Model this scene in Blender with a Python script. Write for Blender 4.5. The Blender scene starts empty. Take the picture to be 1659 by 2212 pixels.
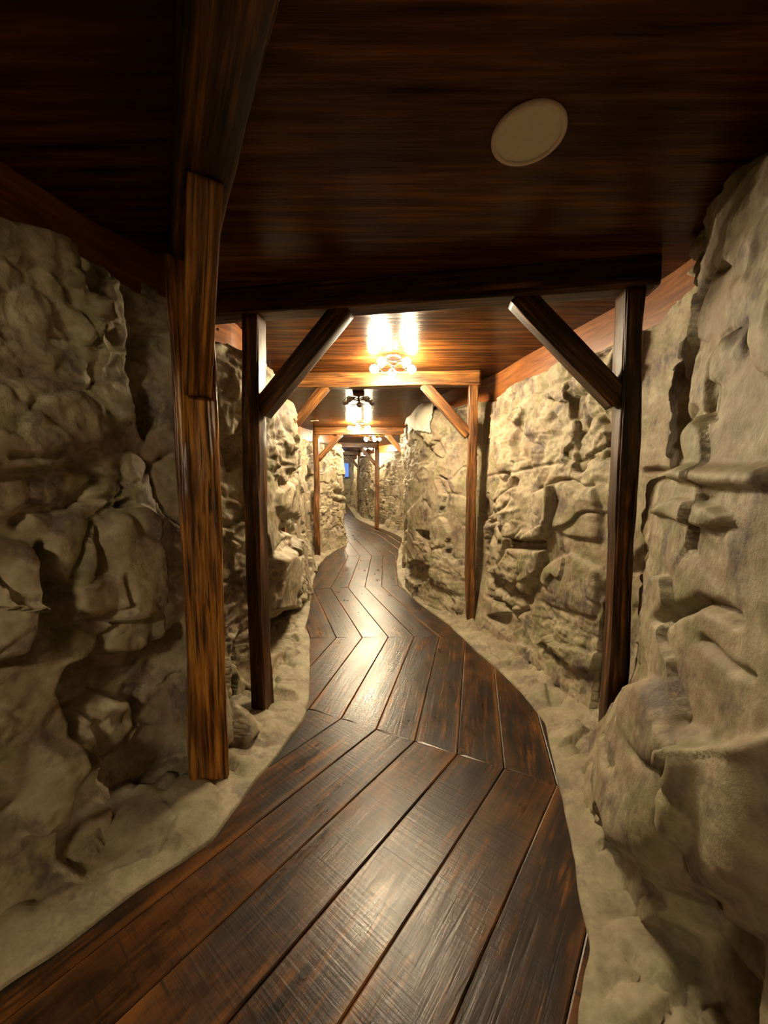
import bpy, bmesh, math, random
import numpy as np
from mathutils import Vector, Matrix
sc = bpy.context.scene
COL = sc.collection
random.seed(4)

# ------------------------------------------------------------------ camera numbers
F = 835.0; PITCH = math.radians(3.8); EYE = 1.33
CP, SP = math.cos(PITCH), math.sin(PITCH)

def rise(y):
    """the tunnel floor and roof climb gently beyond the third frame"""
    return np.maximum(0.0, np.asarray(y, dtype=float) - 7.0) * 0.035

# ------------------------------------------------------------------ noise (numpy)
def _hash(ix, iy, iz, seed):
    n = (ix * 374761393 + iy * 668265263 + iz * 2147483647 + seed * 1274126177) & 0xFFFFFFFF
    n = ((n ^ (n >> 13)) * 1274126177) & 0xFFFFFFFF
    n = ((n ^ (n >> 16)) * 2246822519) & 0xFFFFFFFF
    return ((n ^ (n >> 15)) & 0xFFFFFF) / float(0xFFFFFF)

def vnoise(p, seed=0):
    i = np.floor(p).astype(np.int64); f = p - i
    u = f * f * f * (f * (f * 6 - 15) + 10)
    r = 0
    for dx in (0, 1):
        wx = u[:, 0] if dx else 1 - u[:, 0]
        for dy in (0, 1):
            wy = u[:, 1] if dy else 1 - u[:, 1]
            for dz in (0, 1):
                wz = u[:, 2] if dz else 1 - u[:, 2]
                r = r + wx * wy * wz * _hash(i[:, 0] + dx, i[:, 1] + dy, i[:, 2] + dz, seed)
    return r * 2 - 1

def fbm(p, octv=4, seed=0, gain=0.5, lac=2.03):
    a, s, q = 1.0, 0.0, p.copy()
    for k in range(octv):
        s = s + a * vnoise(q, seed + k * 17); q = q * lac + 3.7; a *= gain
    return s

def ridged(p, octv=4, seed=0):
    a, s, q = 1.0, 0.0, p.copy()
    for k in range(octv):
        s = s + a * (1 - np.abs(vnoise(q, seed + k * 13)) * 2); q = q * 2.1 + 1.3; a *= 0.5
    return s

def worley(p, seed=0):
    i = np.floor(p).astype(np.int64)
    n = len(p)
    f1 = np.full(n, 9.0); f2 = np.full(n, 9.0); cid = np.zeros((n, 3), dtype=np.int64); cen = np.zeros((n, 3))
    for dx in (-1, 0, 1):
        for dy in (-1, 0, 1):
            for dz in (-1, 0, 1):
                c = i + np.array([dx, dy, dz])
                pt = c + np.stack([_hash(c[:, 0], c[:, 1], c[:, 2], seed + k) for k in (1, 2, 3)], 1)
                d = np.sqrt(((p - pt) ** 2).sum(1))
                near = d < f1
                f2 = np.where(near, f1, np.minimum(f2, d))
                f1 = np.where(near, d, f1)
                cid[near] = c[near]; cen[near] = pt[near]
    return f1, f2, cid, cen

def sstep(a, b, x):
    t = np.clip((x - a) / (b - a), 0, 1)
    return t * t * (3 - 2 * t)

# ------------------------------------------------------------------ objects and tags
def tag(o, label=None, cat=None, group=None, kind=None):
    if label: o['label'] = label
    if cat: o['category'] = cat
    if group: o['group'] = group
    if kind: o['kind'] = kind
    return o

def link(name, me, mat=None, parent=None):
    o = bpy.data.objects.new(name, me); COL.objects.link(o)
    if mat is not None and me is not None: me.materials.append(mat)
    if parent is not None: o.parent = parent
    return o

def empty(name, loc, rz=0.0):
    o = bpy.data.objects.new(name, None); COL.objects.link(o)
    o.location = loc; o.rotation_euler = (0, 0, rz); o.empty_display_size = 0.1
    return o

def mesh_np(name, V, Fc, smooth=True):
    me = bpy.data.meshes.new(name)
    V = np.asarray(V, dtype=np.float32); Fc = np.asarray(Fc, dtype=np.int32)
    k = Fc.shape[1]
    me.vertices.add(len(V)); me.vertices.foreach_set('co', V.ravel())
    me.loops.add(Fc.size); me.loops.foreach_set('vertex_index', Fc.ravel())
    me.polygons.add(len(Fc)); me.polygons.foreach_set('loop_start', np.arange(0, Fc.size, k, dtype=np.int32))
    me.polygons.foreach_set('use_smooth', np.full(len(Fc), smooth))
    me.update(calc_edges=True); me.validate()
    return me

def grid_faces(nu, nv, wrap=False):
    a = np.arange(nu * nv).reshape(nu, nv)
    if wrap: a = np.concatenate([a, a[:, :1]], 1)
    return np.stack([a[:-1, :-1], a[1:, :-1], a[1:, 1:], a[:-1, 1:]], -1).reshape(-1, 4)

# ------------------------------------------------------------------ materials
def new_mat(name):
    m = bpy.data.materials.new(name); m.use_nodes = True
    nt = m.node_tree; nt.nodes.clear()
    out = nt.nodes.new('ShaderNodeOutputMaterial'); b = nt.nodes.new('ShaderNodeBsdfPrincipled')
    nt.links.new(b.outputs[0], out.inputs[0])
    return m, nt, b

class NT:
    def __init__(s, nt): s.nt = nt
    def n(s, t, **kw):
        nd = s.nt.nodes.new(t)
        for k, v in kw.items(): setattr(nd, k, v)
        return nd
    def l(s, a, b): s.nt.links.new(a, b)
    def mapping(s, src, scale, loc=(0, 0, 0), rot=(0, 0, 0)):
        m = s.n('ShaderNodeMapping'); m.inputs['Scale'].default_value = scale
        m.inputs['Location'].default_value = loc; m.inputs['Rotation'].default_value = rot
        s.l(src, m.inputs[0]); return m.outputs[0]
    def noise(s, src, scale, detail=5, rough=0.55, dist=0.0):
        t = s.n('ShaderNodeTexNoise'); t.inputs['Scale'].default_value = scale
        t.inputs['Detail'].default_value = detail; t.inputs['Roughness'].default_value = rough
        t.inputs['Distortion'].default_value = dist
        s.l(src, t.inputs['Vector']); return t.outputs[0]
    def ramp(s, src, stops):
        r = s.n('ShaderNodeValToRGB'); e = r.color_ramp.elements
        while len(e) < len(stops): e.new(0.5)
        for q, (p, c) in zip(e, stops):
            q.position = p; q.color = (c if len(c) == 4 else (*c, 1)) if hasattr(c, '__len__') else (c, c, c, 1)
        s.l(src, r.inputs[0]); return r.outputs[0]
    def mix(s, fac, a, b, mode='MIX'):
        m = s.n('ShaderNodeMix', data_type='RGBA', blend_type=mode)
        if isinstance(fac, (int, float)): m.inputs[0].default_value = fac
        else: s.l(fac, m.inputs[0])
        for v, i in ((a, 6), (b, 7)):
            if hasattr(v, '__len__'): m.inputs[i].default_value = (*v, 1)
            else: s.l(v, m.inputs[i])
        return m.outputs[2]
    def math(s, op, a, b=0.0):
        m = s.n('ShaderNodeMath', operation=op)
        for v, i in ((a, 0), (b, 1)):
            if isinstance(v, (int, float)): m.inputs[i].default_value = v
            else: s.l(v, m.inputs[i])
        return m.outputs[0]
    def bump(s, h, strength, dist, bsdf, prev=None):
        b = s.n('ShaderNodeBump'); b.inputs['Strength'].default_value = strength
        b.inputs['Distance'].default_value = dist; s.l(h, b.inputs['Height'])
        if prev is not None: s.l(prev, b.inputs['Normal'])
        if bsdf is not None: s.l(b.outputs[0], bsdf.inputs['Normal'])
        return b.outputs[0]

def rock_material(name, base, brown, moss, dark, rough=0.62):
    m, nt, b = new_mat(name); g = NT(nt)
    co = g.n('ShaderNodeTexCoord').outputs['Object']
    n1 = g.noise(co, 4.5, 3, 0.7); n2 = g.noise(g.mapping(co, (1, 1, 1), (7, 3, 1)), 5.0, 3, 0.7)
    n3 = g.noise(g.mapping(co, (1, 1, .7), (1, 9, 4)), 5.5, 4, 0.75); n4 = g.noise(co, 42, 2, 0.7)
    c = g.mix(g.ramp(n1, [(0.42, 0.0), (0.60, 1.0)]), base, brown)
    c = g.mix(g.ramp(n2, [(0.50, 0.0), (0.62, 0.8)]), c, moss)
    c = g.mix(g.ramp(n3, [(0.51, 0.0), (0.64, 0.85)]), c, dark)
    c = g.mix(0.55, c, g.ramp(n4, [(0.3, (0.62, 0.6, 0.58)), (0.7, (1.0, 1.0, 1.0))]), 'MULTIPLY')
    g.l(c, b.inputs['Base Color'])
    b.inputs['Roughness'].default_value = rough; b.inputs['Specular IOR Level'].default_value = 0.35
    f2 = g.noise(co, 13, 6, 0.66); g.bump(f2, 0.5, 0.018, b)
    return m

def timber_material(name, dark, mid, light, gloss=0.32, spec=0.5, lo=.36, hi=.66):
    m, nt, b = new_mat(name); g = NT(nt)
    tc = g.n('ShaderNodeTexCoord').outputs['Object']
    oi = g.n('ShaderNodeObjectInfo').outputs['Random']
    off = g.n('ShaderNodeCombineXYZ'); g.l(g.math('MULTIPLY', oi, 31.0), off.inputs[0]); g.l(g.math('MULTIPLY', oi, 13.0), off.inputs[2])
    add = g.n('ShaderNodeVectorMath', operation='ADD'); g.l(tc, add.inputs[0]); g.l(off.outputs[0], add.inputs[1])
    co = add.outputs[0]
    st = g.mapping(co, (26, 26, 1.5)); st2 = g.mapping(co, (9, 9, 2.2))
    n1 = g.noise(st, 1.6, 4, 0.65); n2 = g.noise(st2, 1.0, 3, 0.6); n3 = g.noise(g.mapping(co, (60, 60, 1.2)), 1.4, 2, 0.6)
    c = g.ramp(n1, [(lo, dark), ((lo + hi) / 2, mid), (hi, light)])
    c = g.mix(g.ramp(n2, [(0.42, 0.0), (0.68, 0.85)]), c, dark)
    c = g.mix(g.ramp(n3, [(0.58, 0.0), (0.65, 0.9)]), c, tuple(v * 0.25 for v in dark))
    g.l(c, b.inputs['Base Color'])
    b.inputs['Roughness'].default_value = gloss; b.inputs['Specular IOR Level'].default_value = spec
    g.bump(n1, 0.4, 0.004, b)
    return m

def ceiling_material():
    m, nt, b = new_mat('varnished_ceiling_boards'); g = NT(nt)
    co = g.n('ShaderNodeTexCoord').outputs['Object']
    n1 = g.noise(g.mapping(co, (1.3, 22, 1)), 1.5, 4, 0.6); n2 = g.noise(g.mapping(co, (0.8, 3.2, 1)), 1.1, 3, 0.55)
    n3 = g.noise(g.mapping(co, (2.0, 60, 1)), 1.8, 2, 0.6)
    c = g.ramp(n1, [(0.3, (0.022, 0.006, 0.003)), (0.50, (0.088, 0.028, 0.007)), (0.72, (0.20, 0.074, 0.016))])
    c = g.mix(g.ramp(n2, [(0.4, 0.0), (0.7, 0.75)]), c, (0.026, 0.009, 0.004))
    g.l(c, b.inputs['Base Color'])
    b.inputs['Roughness'].default_value = 0.27; b.inputs['Specular IOR Level'].default_value = 0.07
    w = g.n('ShaderNodeTexWave', wave_type='BANDS', bands_direction='Y'); w.inputs['Scale'].default_value = 6.0
    w.inputs['Distortion'].default_value = 1.5; w.inputs['Detail'].default_value = 0; g.l(co, w.inputs[0])
    g.bump(g.math('ADD', g.math('MULTIPLY', w.outputs[1], 0.35), n3), 0.35, 0.0028, b)
    return m

def floor_material():
    m, nt, b = new_mat('reclaimed_plank_floor'); g = NT(nt)
    uv = g.n('ShaderNodeUVMap', uv_map='UVMap').outputs[0]
    at = g.n('ShaderNodeAttribute', attribute_name='plank_tone').outputs['Fac']
    grain = g.mapping(uv, (28, 1.6, 1)); n1 = g.noise(grain, 1.3, 4, 0.62, 1.0)
    blot = g.noise(g.mapping(uv, (6, 2.4, 1)), 1.0, 4, 0.7)
    saw = g.noise(g.mapping(uv, (3.0, 75, 1), rot=(0, 0, 0.06)), 1.0, 3, 0.6)
    patch = g.noise(g.mapping(uv, (2.5, 1.3, 1)), 1.2, 3, 0.5)
    c = g.ramp(n1, [(0.34, (0.008, 0.004, 0.003)), (0.48, (0.024, 0.011, 0.006)), (0.57, (0.085, 0.032, 0.009)), (0.72, (0.21, 0.088, 0.024))])
    c = g.mix(g.ramp(blot, [(0.44, 0.0), (0.56, 0.75)]), c, (0.012, 0.008, 0.006))
    c = g.mix(g.math('MULTIPLY', g.ramp(patch, [(0.46, 0.0), (0.60, 1.0)]), g.math('MULTIPLY', at, 0.6)), c, (0.14, 0.055, 0.013))
    mot = g.noise(g.mapping(uv, (14, 7, 1), (2, 5, 0)), 1.0, 4, 0.7)
    c = g.mix(0.85, c, g.ramp(mot, [(0.40, (0.32, 0.30, 0.30)), (0.60, (1.25, 1.2, 1.1))]), 'MULTIPLY')
    ew = g.n('ShaderNodeAttribute', attribute_name='edge_wear').outputs['Fac']
    wn = g.noise(g.mapping(uv, (5, 1.1, 1), (4, 2, 0)), 1.0, 3, 0.6)
    c = g.mix(g.math('MULTIPLY', g.math('MULTIPLY', ew, g.ramp(wn, [(0.47, 0.0), (0.60, 1.0)])), 0.7), c, (0.22, 0.088, 0.022))
    sm = g.math('MULTIPLY', g.ramp(saw, [(0.56, 0.0), (0.70, 1.0)]), g.ramp(g.noise(uv, 4.0, 3), [(0.44, 0.0), (0.55, 0.9)]))
    c = g.mix(sm, c, (0.016, 0.010, 0.007))
    kn = g.n('ShaderNodeTexVoronoi', feature='F1'); kn.inputs['Scale'].default_value = 1.0; kn.inputs['Randomness'].default_value = 1.0
    g.l(g.mapping(uv, (3.4, 1.3, 1)), kn.inputs['Vector'])
    c = g.mix(g.ramp(kn.outputs[0], [(0.035, 1.0), (0.06, 0.0)]), c, (0.008, 0.005, 0.004))
    g.l(c, b.inputs['Base Color'])
    r = g.ramp(blot, [(0.3, 0.25), (0.7, 0.40)]); g.l(r, b.inputs['Roughness'])
    b.inputs['Specular IOR Level'].default_value = 0.5
    g.bump(g.math('ADD', g.math('ADD', g.math('MULTIPLY', saw, 0.7), g.math('MULTIPLY', blot, 0.5)), g.math('MULTIPLY', n1, 1.1)), 0.34, 0.0034, b)
    return m

def plain(name, col, rough=0.5, metal=0.0, spec=0.5):
    m, nt, b = new_mat(name); g = NT(nt)
    co = g.n('ShaderNodeTexCoord').outputs['Object']
    n = g.noise(co, 40, 4, 0.6)
    c = g.mix(0.3, col, g.ramp(n, [(0.3, (0.7, 0.7, 0.7)), (0.7, (1, 1, 1))]), 'MULTIPLY')
    g.l(c, b.inputs['Base Color']); b.inputs['Roughness'].default_value = rough
    b.inputs['Metallic'].default_value = metal; b.inputs['Specular IOR Level'].default_value = spec
    return m

def emit(name, col, strength):
    m = bpy.data.materials.new(name); m.use_nodes = True; nt = m.node_tree; nt.nodes.clear()
    o = nt.nodes.new('ShaderNodeOutputMaterial'); e = nt.nodes.new('ShaderNodeEmission')
    e.inputs[0].default_value = (*col, 1); e.inputs[1].default_value = strength
    nt.links.new(e.outputs[0], o.inputs[0]); return m

M_ROCK = rock_material('sculpted_tan_rock', (0.45, 0.385, 0.26), (0.31, 0.235, 0.155), (0.255, 0.235, 0.12), (0.13, 0.095, 0.088))
M_CURB = rock_material('smooth_sandy_curb', (0.39, 0.335, 0.22), (0.30, 0.245, 0.16), (0.25, 0.23, 0.13), (0.17, 0.13, 0.10))
M_POST = timber_material('hewn_orange_post', (0.050, 0.016, 0.005), (0.30, 0.115, 0.020), (0.58, 0.27, 0.050), lo=.37, hi=.64)
M_BEAM = timber_material('shade_darkened_brown_timber', (0.018, 0.008, 0.004), (0.095, 0.037, 0.012), (0.30, 0.13, 0.038), .45, .25, lo=.38, hi=.72)  # on the first full frame, shade is put into this darker wood colour
M_FRAME = timber_material('honey_brown_timber', (0.035, 0.012, 0.005), (0.20, 0.078, 0.020), (0.42, 0.19, 0.055), .38, lo=.34, hi=.66)
M_TRIM = timber_material('orange_trim_board', (0.13, 0.040, 0.012), (0.27, 0.085, 0.022), (0.40, 0.14, 0.035), 0.35)
M_CEIL = ceiling_material(); M_FLOOR = floor_material()
M_METAL = plain('aged_bronze', (0.16, 0.10, 0.07), 0.35, 0.85)
M_GRILLE = plain('beige_speaker_cloth', (0.80, 0.74, 0.60), 0.8)
M_RIM = plain('beige_speaker_rim', (0.85, 0.72, 0.58), 0.5)
M_PALE = plain('pale_plaster', (0.74, 0.68, 0.54), 0.7)
M_SUB = plain('dark_gap_under_planks', (0.006, 0.004, 0.003), 0.9)
M_STEEL = plain('bright_screw_head', (0.7, 0.68, 0.62), 0.25, 1.0)
LAMP_RGB = (1.0, 0.81, 0.52)
M_BULB = emit('glowing_bulb', LAMP_RGB, 900.0)
M_BULB_BACK = emit('glowing_bulb_behind', LAMP_RGB, 560.0)
M_BLUE = emit('blue_lit_pane', (0.22, 0.42, 1.0), 0.9)
def glass():
    m, nt, b = new_mat('clear_bulb_glass'); b.inputs['Base Color'].default_value = (1, 1, 1, 1)
    b.inputs['Roughness'].default_value = 0.03; b.inputs['Transmission Weight'].default_value = 0.9; return m
M_GLASS = glass()

# ------------------------------------------------------------------ plan of the tunnel
LEFT = [(-4.1, -4.4), (-3.2, -3.0), (-2.5, -1.7), (-1.85, -0.3), (-1.32, 0.62), (-1.10, 1.04), (-1.02, 1.25), (-0.97, 1.45), (-0.90, 1.64),
        (-0.74, 1.80), (-0.74, 1.94), (-0.93, 2.05), (-0.86, 2.28), (-0.71, 2.5), (-0.73, 2.95), (-0.85, 3.5), (-1.02, 4.4), (-1.13, 5.2), (-1.24, 6.3), (-1.27, 7.1),
        (-1.08, 7.8), (-0.88, 8.4), (-0.84, 8.9), (-1.05, 9.8), (-1.7, 11.6), (-2.4, 14), (-3.1, 16.5), (-3.7, 19.2)]
RIGHT = [(-2.2, -4.6), (-1.1, -3.1), (-0.35, -1.9), (0.25, -0.8), (0.50, 0.2), (0.70, 0.80), (0.80, 1.17), (0.92, 1.5), (1.10, 1.76), (1.20, 2.0), (1.13, 2.34),
         (1.01, 2.8), (0.88, 3.3), (0.84, 3.72), (0.56, 4.15), (0.35, 4.7), (0.29, 5.2), (0.28, 6.0), (0.33, 6.8), (0.45, 7.8), (0.56, 8.8), (0.60, 9.5), (0.26, 10.5), (-0.28, 11.7), (-0.78, 13.2),
         (-1.0, 14.6), (-1.25, 16.2), (-1.5, 17.8), (-1.75, 19.2)]
EDGE_L = [(-3.75, -4.4), (-2.9, -3.0), (-2.2, -1.7), (-1.6, -0.1), (-1.2, 0.65), (-1.017, 0.937), (-0.929, 1.02), (-0.803, 1.19), (-0.645, 1.358), (-0.582, 1.642), (-0.51, 1.874),
          (-0.456, 2.136), (-0.462, 2.318), (-0.53, 2.7), (-0.60, 3.05), (-0.674, 3.38), (-0.744, 3.54), (-0.80, 4.1), (-0.935, 4.88), (-1.012, 5.5), (-1.10, 6.4), (-1.10, 7.13),
          (-0.95, 8.0), (-0.82, 8.6), (-0.83, 9.1), (-1.1, 10.2), (-1.65, 12), (-2.3, 14.1), (-3.0, 16.6), (-3.6, 19.2)]
EDGE_R = [(-2.5, -4.4), (-1.4, -2.8), (-0.6, -1.6), (0.05, -0.5), (0.33, 0.35), (0.471, 0.872), (0.597, 1.03), (0.631, 1.15), (0.712, 1.4), (0.81, 1.74), (0.908, 2.08), (0.891, 2.39),
          (0.836, 2.70), (0.709, 3.2), (0.625, 3.64), (0.377, 4.38), (0.24, 4.99), (0.20, 5.6), (0.22, 6.6), (0.30, 7.8), (0.42, 8.8), (0.43, 9.4), (0.08, 10.5), (-0.47, 11.7), (-0.95, 13.2), (-1.15, 14.6),
          (-1.4, 16.2), (-1.65, 17.8), (-1.9, 19.2)]

def resample(poly, spacing):
    """dense polyline with softly rounded corners; spacing(x, y) gives the local step"""
    P = np.array(poly, dtype=float)
    for _ in range(2):
        Q = [P[0]]
        for a, b in zip(P[:-1], P[1:]): Q += [a * .78 + b * .22, a * .22 + b * .78]
        Q.append(P[-1]); P = np.array(Q)
    seg = np.sqrt(((P[1:] - P[:-1]) ** 2).sum(1)); S = np.concatenate([[0], np.cumsum(seg)])
    s, out = 0.0, []
    while s < S[-1]:
        x = np.interp(s, S, P[:, 0]); y = np.interp(s, S, P[:, 1]); out.append((x, y)); s += spacing(x, y)
    out = np.array(out); return out

def near_step(x, y):
    if y < 0.3: return 0.06
    if y < 2.6: return 0.0085
    if y < 5.2: return 0.0125
    if y < 9.5: return 0.022
    return 0.05

def to_px(x, y, z):
    d = y * CP - (z - EYE) * SP; up = (z - EYE) * CP + y * SP
    d = np.where(d < 0.05, 0.05, d)
    return 829.5 + F * x / d, 1106 - F * up / d, d

def poly_sd(px, py, poly):
    """signed distance to a polygon, positive inside"""
    n = len(poly); best = np.full(px.shape, 1e9); inside = np.zeros(px.shape, dtype=bool)
    for k in range(n):
        ax, ay = poly[k]; bx, by = poly[(k + 1) % n]
        vx, vy = bx - ax, by - ay; L = vx * vx + vy * vy + 1e-9
        t = np.clip(((px - ax) * vx + (py - ay) * vy) / L, 0, 1)
        best = np.minimum(best, np.hypot(px - ax - t * vx, py - ay - t * vy))
        if abs(vy) > 1e-9:
            c = ((ay > py) != (by > py)) & (px < vx * (py - ay) / vy + ax); inside ^= c
    return np.where(inside, best, -best)

def line_d(px, py, pts):
    best = np.full(px.shape, 1e9)
    for (ax, ay), (bx, by) in zip(pts[:-1], pts[1:]):
        vx, vy = bx - ax, by - ay; L = vx * vx + vy * vy + 1e-9
        t = np.clip(((px - ax) * vx + (py - ay) * vy) / L, 0, 1)
        best = np.minimum(best, np.hypot(px - ax - t * vx, py - ay - t * vy))
    return best

# relief seen in the photograph: ('S', outline, height, edge) raised or sunk stones, ('C', line, depth, width) cracks
REL_L = [
 ('S', [(245,575),(265,640),(275,690),(282,750),(295,820),(306,890),(320,938),(345,915),(376,850),(382,640),(330,612),(285,592)], -.10, .030),
 ('S', [(160,525),(172,572),(200,620),(220,590),(200,548)], -.07, .02),
 ('S', [(-60,850),(0,838),(88,830),(142,840),(170,860),(188,900),(190,950),(150,985),(100,1000),(-60,1010)], .06, .035),
 ('S', [(40,480),(100,490),(160,530),(172,600),(215,660),(230,700),(190,730),(150,660),(100,580)], .035, .03),
 ('C', [(110,560),(150,625),(170,665),(195,690),(235,698)], .025, .012),
 ('C', [(134,1001),(177,1011),(208,1031),(248,1036),(281,1047),(306,1039),(327,1008),(354,990),(375,983)], .028, .011),
 ('C', [(30,1125),(60,1103),(110,1105),(150,1095),(180,1070),(212,1038)], .055, .022),
 ('C', [(276,1084),(228,1112),(200,1142),(188,1170),(187,1205),(182,1236)], .06, .016),
 ('C', [(182,1236),(147,1259),(109,1264),(76,1223),(81,1178)], .035, .010),
 ('C', [(223,1249),(228,1279),(228,1310),(177,1337),(127,1352)], .05, .013),
 ('C', [(127,1360),(111,1390),(63,1416),(-10,1436)], .07, .022),
 ('C', [(0,985),(60,990),(100,985),(115,978)], .035, .010),
 ('S', [(-60,1185),(25,1190),(46,1223),(51,1264),(46,1342),(38,1385),(-60,1405)], .10, .045),
 ('S', [(48,1223),(85,1180),(78,1222),(110,1268),(112,1330),(100,1370),(60,1400),(36,1400),(50,1340)], -.09, .03),
 ('S', [(215,1130),(250,1105),(300,1108),(335,1135),(353,1190),(366,1300),(360,1370),(332,1395),(304,1330),(296,1440),(250,1440),(215,1340),(230,1280),(212,1200)], .06, .035),
 ('S', [(85,1180),(150,1120),(195,1140),(185,1230),(147,1258),(109,1262),(78,1222)], .03, .03),
 ('S', [(115,1270),(180,1245),(222,1250),(226,1308),(177,1335),(120,1345)], .03, .025),
 ('S', [(170,1445),(215,1425),(300,1425),(335,1400),(380,1370),(405,1450),(412,1680),(385,1700),(300,1780),(205,1830),(172,1850),(160,1700),(190,1650),(200,1560),(160,1500)], -.13, .05),
 ('S', [(212,1552),(262,1520),(304,1531),(318,1577),(296,1622),(253,1648),(208,1642)], .12, .045),
 ('S', [(118,1628),(169,1605),(204,1636),(171,1676),(137,1704),(124,1766),(76,1782),(40,1752)], .10, .035),
 ('S', [(270,1752),(276,1826),(219,1866),(167,1896),(152,1868),(190,1832)], .09, .025),
 ('S', [(-60,1480),(120,1440),(165,1520),(195,1560),(150,1600),(60,1640),(-60,1700)], -.05, .08),
 ('S', [(517,1476),(553,1508),(560,1558),(542,1612),(516,1620),(512,1524)], .11, .03),
 ('C', [(520,900),(500,940),(530,985),(500,1010)], .03, .012),
 ('S', [(480,950),(530,940),(535,1000),(500,1015)], -.06, .02),
 ('S', [(592,1213),(628,1165),(655,1173),(668,1243),(664,1292),(650,1308),(636,1327),(592,1318)], .10, .045),
 ('S', [(590,1328),(650,1318),(642,1370),(612,1402),(590,1410)], -.15, .04),
 ('C', [(612,1143),(633,1154),(617,1178),(601,1194)], .09, .03),
 ('C', [(615,1118),(633,1116)], .07, .025),
 ('S', [(592,1064),(625,1020),(641,1078),(641,1113),(617,1118),(592,1091)], .06, .03),
 ('S', [(592,880),(618,850),(622,930),(620,1000),(600,1010)], .06, .03),
 ('S', [(658,1031),(668,1025),(682,1026),(673,1038),(660,1040)], -.12, .02),
 ('S', [(667,1065),(680,1059),(688,1070),(690,1100),(670,1106)], .07, .02),
 ('C', [(728,1062),(752,1068)], .12, .05),
 ('C', [(728,1081),(752,1084)], .10, .03),
]
REL_R = [
 ('S', [(1091,1080),(1106,1060),(1164,1063),(1201,1051),(1204,1080),(1193,1153),(1178,1164),(1149,1166),(1100,1162),(1091,1127)], .085, .028),
 ('S', [(1207,1049),(1288,1046),(1296,1080),(1293,1153),(1236,1147),(1204,1135)], .035, .04),
 ('S', [(1097,1190),(1181,1190),(1172,1225),(1138,1282),(1115,1268),(1062,1232),(1089,1205)], .075, .03),
 ('S', [(1095,1166),(1182,1170),(1180,1186),(1097,1183)], -.05, .015),
 ('C', [(1164,1060),(1187,1049),(1204,1036),(1236,1034),(1265,1046),(1291,1043)], .045, .014),
 ('C', [(1115,1040),(1097,1066),(1074,1089),(1068,1124),(1058,1130)], .06, .022),
 ('S', [(1074,1085),(1089,1098),(1090,1160),(1072,1140)], -.07, .02),
 ('S', [(1040,1080),(1059,1070),(1055,1110),(1042,1127),(1030,1115)], -.07, .02),
 ('S', [(1066,1222),(1089,1165),(1094,1195),(1075,1225)], -.06, .015),
 ('S', [(1115,915),(1132,878),(1136,895),(1124,936),(1118,998),(1108,962)], -.06, .015),
 ('S', [(1232,832),(1241,825),(1253,900),(1240,903)], -.035, .012),
 ('S', [(1245,935),(1256,935),(1258,990),(1248,992)], -.03, .012),
 ('C', [(1020,1028),(1060,1030),(1115,1022),(1160,1008),(1210,1000)], .022, .012),
 ('C', [(1050,1290),(1075,1305),(1100,1330),(1130,1320)], .05, .02),
 ('C', [(1055,1250),(1085,1290),(1110,1280),(1140,1300)], .05, .018),
 ('C', [(1075,1260),(1070,1300),(1090,1320)], .04, .015),
 ('S', [(1048,1335),(1095,1325),(1120,1350),(1085,1370)], -.07, .02),
 ('S', [(1170,1240),(1240,1200),(1290,1230),(1290,1330),(1220,1310),(1180,1290)], .03, .04),
 ('C', [(1165,1400),(1200,1415),(1240,1440)], .03, .015),
 ('S', [(914,1149),(938,1152),(940,1167),(926,1170),(914,1160)], -.12, .02),
 ('S', [(874,1218),(915,1217),(937,1226),(927,1245),(905,1258),(884,1245)], -.14, .03),
 ('C', [(890,1130),(880,1160),(872,1200)], .03, .03),
 ('S', [(890,1120),(960,1030),(995,1050),(990,1280),(900,1210)], .04, .06),
 ('S', [(925,960),(945,990),(938,1010),(920,990)], -.07, .03),
 ('S', [(945,955),(965,985),(950,990)], -.06, .02),
 ('S', [(1421,1048),(1421,1159),(1401,1278),(1413,1358),(1397,1457),(1358,1556),(1310,1608),(1282,1656),(1280,1712),(1306,1774),(1328,1815),(1400,1830),(1450,1900),(1760,1950),(1760,1035),(1500,1035)], .07, .05),
 ('S', [(1530,480),(1545,460),(1659,345),(1800,300),(1800,1035),(1545,1030),(1527,900),(1540,700),(1531,560)], .06, .03),
 ('S', [(1390,1584),(1419,1528),(1485,1510),(1533,1602),(1614,1679),(1621,1829),(1504,1845),(1430,1836),(1401,1796),(1388,1712)], .075, .07),
 ('S', [(1624,1672),(1760,1650),(1760,2010),(1645,1990),(1628,1850)], .06, .05),
 ('S', [(1326,1807),(1353,1816),(1396,1783),(1407,1808),(1353,1824),(1338,1828)], -.14, .015),
 ('S', [(1357,2042),(1452,2017),(1485,1951),(1522,1958),(1640,2061),(1640,2097),(1621,2240),(1394,2240),(1350,2116)], -.11, .03),
 ('C', [(1493,1346),(1528,1326),(1564,1298),(1620,1318),(1652,1342)], .045, .014),
 ('C', [(1576,1381),(1655,1449),(1700,1470)], .022, .010),
 ('C', [(1389,1020),(1420,1026),(1447,1033),(1501,1027)], .06, .018),
 ('S', [(1480,1112),(1560,1082),(1620,1096),(1648,1122),(1600,1132),(1540,1122)], .035, .012),
 ('S', [(1348,1232),(1362,1192),(1400,1165),(1420,1170),(1412,1232)], -.06, .02),
 ('C', [(1395,870),(1450,850),(1460,838)], .022, .010),
 ('C', [(1440,810),(1480,780),(1485,830),(1510,835),(1515,790)], .018, .009),
 ('C', [(1405,920),(1440,905),(1450,940)], .02, .010),
 ('C', [(1500,960),(1530,900),(1540,880)], .03, .012),
 ('S', [(1415,600),(1460,580),(1520,620),(1500,700),(1450,760),(1410,720)], -.04, .03),
 ('C', [(1597,580),(1615,565)], .05, .012),
 ('C', [(1538,622),(1556,608)], .05, .012),
 ('S', [(1580,820),(1605,830),(1600,900),(1580,905)], -.03, .02),
]

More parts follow.
